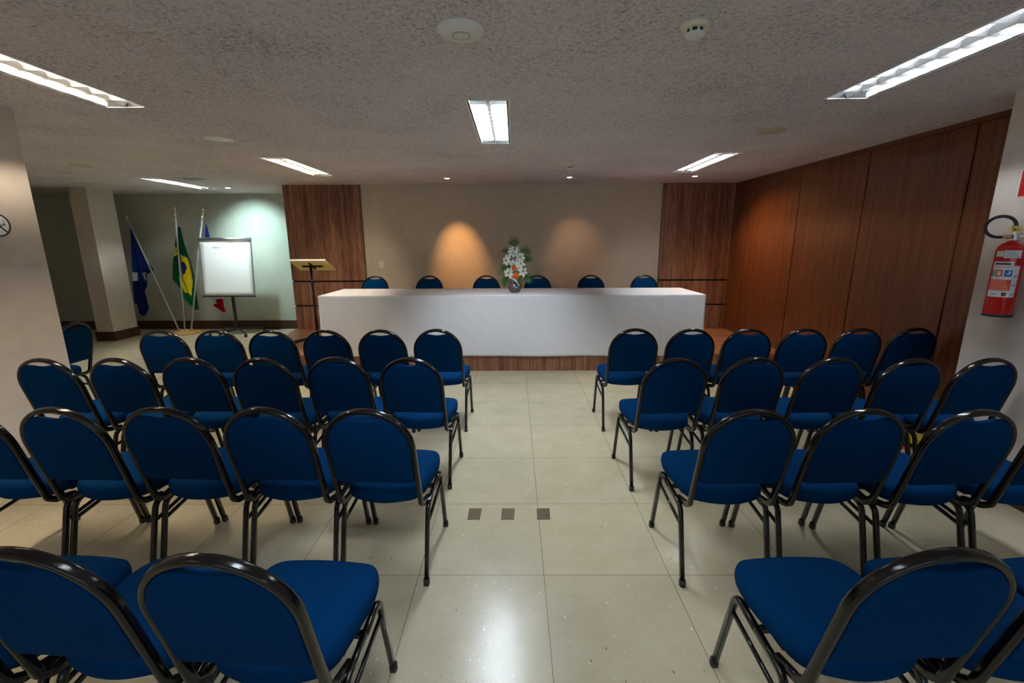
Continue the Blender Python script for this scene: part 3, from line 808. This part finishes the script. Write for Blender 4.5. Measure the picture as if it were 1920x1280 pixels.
# ------------------------------------------------------------------ flip chart
def easel():
    t = empty('flip_chart', (-4.765, 7.50, 0), 0, 'white flip chart on a black wheeled stand in front of the flags', 'flip chart')
    W = .43
    tl = math.radians(-5)
    def R(bm_, name, m, bevel=0, smooth=False):
        o = link(name, bm_, m, t, bevel=bevel, smooth=smooth); o.rotation_euler = (tl, 0, 0); o.location = (-.02, 0, .66); return o
    bm = bmesh.new(); box(bm, (-W, 0, 0), (W, .018, .94)); R(bm, 'board', M['white'], .003)
    bm = bmesh.new(); n = 14
    rows = []
    for k in range(n+1):
        z = .01+.905*k/n; d = -.004-.014*math.sin(PI*(1-k/n)*.5)*(1-k/n)
        rows.append([bm.verts.new((x, d-.003*math.cos(x*9)*(1-k/n), z)) for x in [(-W+.012)+(2*W-.024)*i/12 for i in range(13)]])
    for a, b in zip(rows, rows[1:]):
        for i in range(12): bm.faces.new((a[i], a[i+1], b[i+1], b[i]))
    o = R(bm, 'paper_pad', M['paper'], smooth=True); md = o.modifiers.new('s', 'SOLIDIFY'); md.thickness = .003; md.offset = 1
    bm = bmesh.new(); rng = random.Random(2)
    x = -.21
    while x < -.08:
        w_ = rng.uniform(.008, .018); box(bm, (x, -.0108, .80), (x+w_, -.0098, .806)); x += w_+.003
    R(bm, 'heading', M['ink'])
    bm = bmesh.new(); sweep(bm, [(-W-.008, -.008, .935), (W+.008, -.008, .935)], .020, .030, ref=(0, 1, 0), n=14, power=2.5); R(bm, 'clamp_bar', M['alu'], smooth=True)
    bm = bmesh.new(); box(bm, (-W-.01, -.03, -.012), (W+.01, .02, .006)); R(bm, 'pen_tray', M['black_plastic'], .002)
    for s in (-1, 1):
        bm = bmesh.new(); box(bm, (s*W-(.008 if s > 0 else .0), -.012, 0), (s*W+(.0 if s > 0 else .008), .02, .93)); R(bm, 'side_rail', M['alu'])
    bm = bmesh.new(); sweep(bm, [(.0, .05, .10), (.0, .05, .80)], .024, .018, n=12, power=3); link('mast', bm, M['black_plastic'], t, smooth=True)
    # base with five castor arms
    for i, ang in enumerate((150, 205, 262, 318, 30)):
        r = math.radians(ang); d = Vector((math.cos(r), math.sin(r), 0)); c = Vector((0, .05, 0))
        bm = bmesh.new(); sweep(bm, [c+Vector((0, 0, .10)), c+d*.40+Vector((0, 0, .075))], .016, .012, ref=(0, 0, 1), n=10, power=3)
        arm = link('base_arm', bm, M['black_plastic'], t, smooth=True)
        e = c+d*.40
        bm = bmesh.new(); rod(bm, e+Vector((-.012, 0, .027)), e+Vector((.012, 0, .027)), .027, 16); rod(bm, e+Vector((0, 0, .05)), e+Vector((0, 0, .085)), .008, 8)
        link('castor', bm, M['rubber'], arm, smooth=False)
easel()

# ------------------------------------------------------------------ flags
def flag_base():
    t = empty('flag_stand', (-5.72, 7.64, 0), 0, 'round light wooden base holding the three flag poles', 'flag stand')
    bm = bmesh.new(); lathe(bm, [(.20, 0), (.215, .006), (.215, .03), (.20, .038), (.05, .04)], 40); link('base', bm, M['pine'], t, smooth=False)
    for x in (-.11, .0, .11):
        bm = bmesh.new(); lathe(bm, [(.022, .038), (.022, .07), (.017, .075)], 16, center=(x, 0, 0)); link('pole_socket', bm, M['pole'], t, smooth=False)
flag_base()
def inpoly(p, poly):
    x, y = p; c = False; j = len(poly)-1
    for i in range(len(poly)):
        xi, yi = poly[i]; xj, yj = poly[j]
        if (yi > y) != (yj > y) and x < (xj-xi)*(y-yi)/(yj-yi)+xi: c = not c
        j = i
    return c
def interp(pts, z):
    if z >= pts[0][1]: return pts[0][0]
    for (xa, za), (xb, zb) in zip(pts, pts[1:]):
        if zb <= z <= za: return xa + (xb-xa)*(za-z)/(za-zb) if za > zb else xb
    return pts[-1][0]
def flag(label, bottom, top, Lc, Rc, mats, pattern, seed, finial='spear', yoff=.0, hem=None):
    """Lc, Rc: (x, z) outline of the hanging cloth, top to bottom; pattern(x, z) -> material index"""
    t = empty('flag', bottom, 0, label, 'flag', 'three flags on poles')
    B = Vector(bottom); T_ = Vector(top)-B; L = T_.length; d = T_.normalized()
    bm = bmesh.new(); sweep(bm, [Vector((0, 0, 0)), d*L], .0125, .0125, n=14, power=2); link('pole', bm, M['pole'], t, smooth=True)
    m = Matrix.Translation(d*L) @ d.to_track_quat('Z', 'Y').to_matrix().to_4x4()
    bm = bmesh.new()
    if finial == 'spear':
        lathe(bm, [(.008, 0), (.016, .01), (.012, .02), (.022, .035), (.026, .05), (.022, .065), (.01, .08), (.012, .09), (.021, .115), (.016, .15), (.002, .20)], 16, mtx=m)
    else:
        lathe(bm, [(.008, 0), (.022, .012), (.028, .03), (.022, .048), (.009, .062), (.011, .075), (.02, .09), (.022, .10), (.012, .12), (.008, .135), (.016, .15), (.018, .165), (.01, .18), (.002, .185)], 16, mtx=m)
    link('finial', bm, M['gold'], t, smooth=True)
    bm = bmesh.new(); rng = random.Random(seed); z0 = Lc[0][1]; z1 = min(Lc[-1][1], Rc[-1][1]); nz, nx = 110, 44
    grid = []
    ph = rng.uniform(0, 6)
    for k in range(nz+1):
        z = z0+(z1-z0)*k/nz; xl, xr = interp(Lc, z), interp(Rc, z); row = []
        f = k/nz
        for i in range(nx+1):
            u = i/nx; x = xl+(xr-xl)*u
            yy = yoff - .030*f**.5*math.sin(u*PI*4.2+ph+z*.9) - .012*math.sin(u*PI*9+ph*2+z*2)*f
            zz = z + (hem(u) if hem else 0)*f**6
            row.append(bm.verts.new((x-B.x, yy, zz-B.z)))
        grid.append(row)
    for k in range(nz):
        for i in range(nx):
            f = bm.faces.new((grid[k][i], grid[k][i+1], grid[k+1][i+1], grid[k+1][i]))
            c = f.calc_center_median(); f.material_index = pattern(c.x+B.x, c.z+B.z)
    o = link('cloth', bm, mats, t, smooth=True)
    md = o.modifiers.new('s', 'SOLIDIFY'); md.thickness = .003
FY = 7.62
# outlines in metres on the plane of the poles
def fp1(x, z):
    if inpoly((x, z), [(-6.52, 1.075), (-6.40, 1.052), (-6.365, .98), (-6.375, .91), (-6.52, .905)]): return 1
    if inpoly((x, z), [(-6.30, 1.055), (-6.249, 1.045), (-6.24, .93), (-6.29, .90), (-6.31, .96)]): return 1
    return 0
def fp2(x, z):
    if inpoly((x, z), [(-5.61, 1.24), (-5.565, 1.215), (-5.55, 1.12), (-5.59, 1.03), (-5.65, 1.00)]): return 2
    if inpoly((x, z), [(-5.62, 1.36), (-5.51, 1.27), (-5.50, 1.05), (-5.53, .66), (-5.65, .71), (-5.72, .95), (-5.69, 1.01)]): return 1
    if inpoly((x, z), [(-5.85, 1.47), (-5.66, 1.465), (-5.675, 1.35), (-5.73, 1.31), (-5.85, 1.30)]): return 1
    return 0
def fp3(x, z):
    if z > 1.35: return 0
    if z > .60 or x < -5.13+(.60-z)*.1 and z > .50: return 1
    return 2
flag('navy blue flag with white patches hanging from the leftmost leaning pole', (-5.83, FY, .077), (-6.365, FY, 1.90),
     [(-6.36, 1.846), (-6.422, 1.326), (-6.475, .927), (-6.50, .536), (-6.463, .517), (-6.452, .378), (-6.41, .313)],
     [(-6.345, 1.846), (-6.25, 1.501), (-6.16, 1.238), (-6.08, 1.09), (-6.135, 1.068), (-6.217, 1.015), (-6.241, .835), (-6.30, .745), (-6.291, .608), (-6.284, .443), (-6.40, .313)],
     [M['flag_navy'], M['flag_white']], fp1, 1, yoff=.02)
flag('green flag with yellow and blue hanging from the middle pole', (-5.72, FY, .077), (-5.575, FY, 1.93),
     [(-5.607, 1.8), (-5.707, 1.411), (-5.778, 1.147), (-5.814, .933), (-5.714, .77), (-5.677, .606), (-5.603, .495), (-5.49, .41)],
     [(-5.553, 1.8), (-5.523, 1.498), (-5.467, 1.234), (-5.439, 1.012), (-5.447, .787), (-5.448, .605), (-5.48, .41)],
     [M['flag_green'], M['flag_yellow'], M['flag_navy']], fp2, 2, yoff=.05)
flag('blue, white and red flag hanging behind the flip chart', (-5.61, FY, .077), (-5.14, FY, 1.91),
     [(-5.131, 1.84), (-5.222, 1.409), (-5.31, 1.145), (-5.30, 1.074), (-5.263, .741), (-5.20, .604), (-5.184, .475), (-5.03, .37)],
     [(-5.122, 1.84), (-5.095, 1.626), (-5.04, 1.409), (-5.03, .966), (-5.0, .603), (-5.012, .37)],
     [M['flag_navy'], M['flag_white'], M['flag_red']], fp3, 3, 'ball', yoff=.06)

# ------------------------------------------------------------------ small wall things
def switch():
    t = empty('light_switch', (-2.04, 7.0, 1.20), 0, 'cream light switch plate on the stage wall', 'light switch')
    bm = bmesh.new(); box(bm, (-.038, -.008, -.058), (.038, 0, .058)); link('plate', bm, M['offwhite'], t, bevel=.003)
    bm = bmesh.new(); box(bm, (-.014, -.012, -.024), (.014, -.007, .024)); link('rocker', bm, M['offwhite'], t, bevel=.002)
switch()
def no_smoking():
    t = empty('no_smoking_sign', (XL, 2.853, 1.637), 0, 'round no smoking sign with black ring on the left pillar', 'sign')
    r = .070
    RX = Matrix.Rotation(PI/2, 4, 'Y')
    bm = bmesh.new(); lathe(bm, [(r-.006, 0), (r-.006, .003)], 48, mtx=RX); link('disc', bm, M['white'], t)
    bm = bmesh.new(); lathe(bm, [(r-.009, .002), (r-.009, .0055), (r, .0055), (r, 0)], 48, mtx=RX, cap=False)
    box(bm, (.0032, -r+.004, -.0045), (.0048, r-.004, .0045), mtx=Matrix.Rotation(math.radians(-45), 4, 'X'))
    link('ring', bm, M['ink'], t)
    bm = bmesh.new(); A = Matrix.Rotation(math.radians(12), 4, 'X')
    box(bm, (.0031, -.045, -.010), (.0036, .028, -.004), mtx=A); box(bm, (.0031, -.045, 0), (.0036, .028, .002), mtx=A); box(bm, (.0031, .031, -.010), (.0036, .040, .002), mtx=A)
    sweep(bm, [Vector((.0034, .036, .006)), Vector((.0034, .030, .016)), Vector((.0034, .040, .022)), Vector((.0034, .032, .034))], .0006, .0018, n=6)
    link('cigarette', bm, M['ink'], t)
no_smoking()
def red_sign():
    t = empty('fire_extinguisher_sign', (XR, 2.63, 1.83), 0, 'red sign with white border on the right pillar above the extinguisher', 'sign')
    bm = bmesh.new(); box(bm, (-.004, -.10, -.085), (0, .10, .085)); link('border', bm, M['label_white'], t)
    bm = bmesh.new(); box(bm, (-.0048, -.092, -.077), (-.0035, .092, .077)); link('panel', bm, M['red_sign'], t)
    bm = bmesh.new()
    vs = [bm.verts.new((-.0052, y, z)) for y, z in ((.045, -.005), (-.035, -.005), (.005, -.058), )]; bm.faces.new(vs)
    box(bm, (-.0053, -.012, -.006), (-.0050, .022, .05)); link('arrow', bm, M['label_white'], t)
    bm = bmesh.new(); box(bm, (-.0053, -.09, -.076), (-.0050, .09, -.066)); link('footer_strip', bm, M['label_orange'], t)
red_sign()

def extinguisher():
    cx, cy, z0 = 2.832, 2.615, 1.085
    t = empty('fire_extinguisher', (cx, cy, z0), 0, 'red fire extinguisher hanging on the right pillar', 'fire extinguisher')
    r = .062
    bm = bmesh.new(); lathe(bm, [(.045, 0), (.057, .004), (r, .014), (r, .375), (.058, .395), (.045, .413), (.026, .424), (.018, .432)], 48)
    link('cylinder', bm, M['red'], t, smooth=True)
    bm = bmesh.new(); lathe(bm, [(.060, -.001), (.064, .0), (.064, .012), (.061, .016)], 40, cap=False); link('base_ring', bm, M['black_plastic'], t, smooth=True)
    # direction of the camera seen from the cylinder
    a0 = math.atan2(-cy, -cx)
    def patch(bm, t0, t1, za, zb, mi, e=.0008, n=12):
        rr = r+e
        v = [[bm.verts.new((rr*math.cos(a0+math.radians(t0+(t1-t0)*i/n)), rr*math.sin(a0+math.radians(t0+(t1-t0)*i/n)), z)) for i in range(n+1)] for z in (za, zb)]
        for i in range(n):
            f = bm.faces.new((v[0][i], v[0][i+1], v[1][i+1], v[1][i])); f.material_index = mi
    mats = [M['label_white'], M['label_red'], M['label_blue'], M['label_orange'], M['ink'], M['label_green']]
    bm = bmesh.new()
    # angles: the picture's left is clockwise (negative) seen from above
    patch(bm, -62, 50, .115, .292, 0, .0006); patch(bm, -62, 22, .292, .315, 0, .0006)
    patch(bm, -52, 10, .297, .307, 4, .0010, 6)          # brand line (illegible in the photo)
    patch(bm, -55, 24, .283, .289, 3, .0010)
    patch(bm, -60, 26, .225, .276, 0, .0011)
    patch(bm, -62, -45, .231, .268, 5, .0015); patch(bm, -40, -12, .231, .268, 1, .0015); patch(bm, -6, 22, .231, .268, 2, .0015)
    patch(bm, -33, -19, .237, .262, 0, .002, 4); patch(bm, 2, 14, .243, .25, 0, .002, 4); patch(bm, 8, 16, .25, .262, 0, .002, 4)
    patch(bm, -60, 26, .152, .214, 1, .0011)
    for i in range(5): patch(bm, -55, 20-i*4, .157+i*.0115, .162+i*.0115, 3, .0016)
    patch(bm, -45, -18, .130, .133, 4, .0012, 5)
    for i in range(9): patch(bm, 30, 46, .13+i*.017, .134+i*.017, 4 if i % 3 == 0 else 0, .0012, 3)
    link('instruction_label', bm, mats, t, recalc=False)
    bm = bmesh.new(); patch(bm, -1, 16, .122, .142, 0, .0018, 5); link('seal_sticker', bm, [mat('seal_brown', (.16, .02, .01), .5)], t, recalc=False)
    bm = bmesh.new(); patch(bm, -22, 42, .335, .378, 0, .001)
    for i in range(4): patch(bm, -18, 36-i*5, .341+i*.009, .344+i*.009, 1, .0014)
    link('inspection_label', bm, [M['label_white'], mat('grey_ink', (.2, .2, .25), .6)], t, recalc=False)
    bm = bmesh.new(); patch(bm, -58, -24, .342, .374, 0, .0008); link('quality_sticker', bm, [mat('pale_green_sticker', (.55, .68, .55), .5)], t, recalc=False)
    # valve
    bm = bmesh.new(); lathe(bm, [(.018, .428), (.020, .44), (.016, .448), (.016, .475), (.012, .482)], 20); link('valve', bm, M['alu'], t, smooth=True)
    bm = bmesh.new(); d = Vector((.25, -.95, 0)).normalized()
    sweep(bm, [Vector((0, 0, .465))-d*.012, Vector((0, 0, .47))+d*.11], .010, .004, ref=(1, 0, 0)); sweep(bm, [Vector((0, 0, .485))-d*.015, Vector((0, 0, .505))+d*.105], .010, .0035, ref=(1, 0, 0))
    link('lever', bm, M['alu'], t, smooth=True)
    bm = bmesh.new(); box(bm, (-.016, -.014, .478), (.012, .014, .515)); link('safety_tag', bm, M['yellow'], t, bevel=.003)
    # hose loop
    tan = Vector((-.68, .73, 0))  # towards picture left
    def hp(u, z): return tan*u + Vector((-.012, -.010, z))
    path = [hp(.005, .452), hp(.03, .452), hp(.06, .450), hp(.088, .455)]
    cu, cz, ru, rz_ = .062, .508, .060, .058
    path = path[:3] + [hp(cu + ru*math.cos(math.radians(q)), cz + rz_*math.sin(math.radians(q))) for q in range(-75, 176, 10)] + [hp(.0, .490)]
    bm = bmesh.new(); sweep(bm, path, .0085, .0085, ref=(.73, .68, 0), n=12, power=2); link('hose', bm, M['rubber'], t, smooth=True)
    bm = bmesh.new(); rod(bm, hp(.045, .4515), hp(.008, .452), .0105, 12); link('hose_fitting', bm, M['copper'], t, smooth=True)
    bm = bmesh.new(); rod(bm, hp(.003, .512), hp(.0, .486), .0105, 12); link('hose_coupling', bm, M['gold'], t, smooth=True)
    bm = bmesh.new(); box(bm, (.012, -.02, .42), (XR-cx, .02, .45)); box(bm, (XR-cx-.006, -.03, .36), (XR-cx, .03, .50)); link('wall_bracket', bm, M['alu'], t)
extinguisher()

for x0, x1, l in ((-.266, -.194, 'leftmost of the three brown square patches on the aisle floor'), (-.076, -.002, 'middle one of the three brown square patches on the aisle floor'), (.127, .201, 'rightmost of the three brown square patches on the aisle floor')):
    bm = bmesh.new(); yy = 2.293; hx = (x1-x0)/2
    vs = [(-hx-.002, -.055), (hx-.003, -.054), (hx+.002, .055), (-hx, .054)]
    lo = [bm.verts.new((x, y, 0)) for x, y in vs]; hi = [bm.verts.new((x*.99, y*.99, .0016)) for x, y in vs]
    bm.faces.new(hi); bm.faces.new(lo[::-1])
    for i in range(4): bm.faces.new((lo[i], lo[(i+1) % 4], hi[(i+1) % 4], hi[i]))
    tag(link('floor_patch', bm, M['patch'], loc=((x0+x1)/2, yy, .0002)), l, 'floor patch', 'brown patches on the aisle floor')
def floor_mark():
    t = empty('floor_marking', (3.0, 3.14, 0), 0, 'yellow floor marking with red border on the floor below the extinguisher', 'floor marking')
    bm = bmesh.new(); box(bm, (-.22, 0, .0004), (.25, .22, .0016)); link('yellow_field', bm, M['paint_yellow'], t)
    bm = bmesh.new(); box(bm, (-.24, -.03, .0004), (.26, 0, .002)); box(bm, (-.25, -.15, .0004), (.25, -.135, .002), mtx=Matrix.Rotation(math.radians(-14), 4, 'Z')); link('red_border', bm, M['paint_red'], t)
floor_mark()
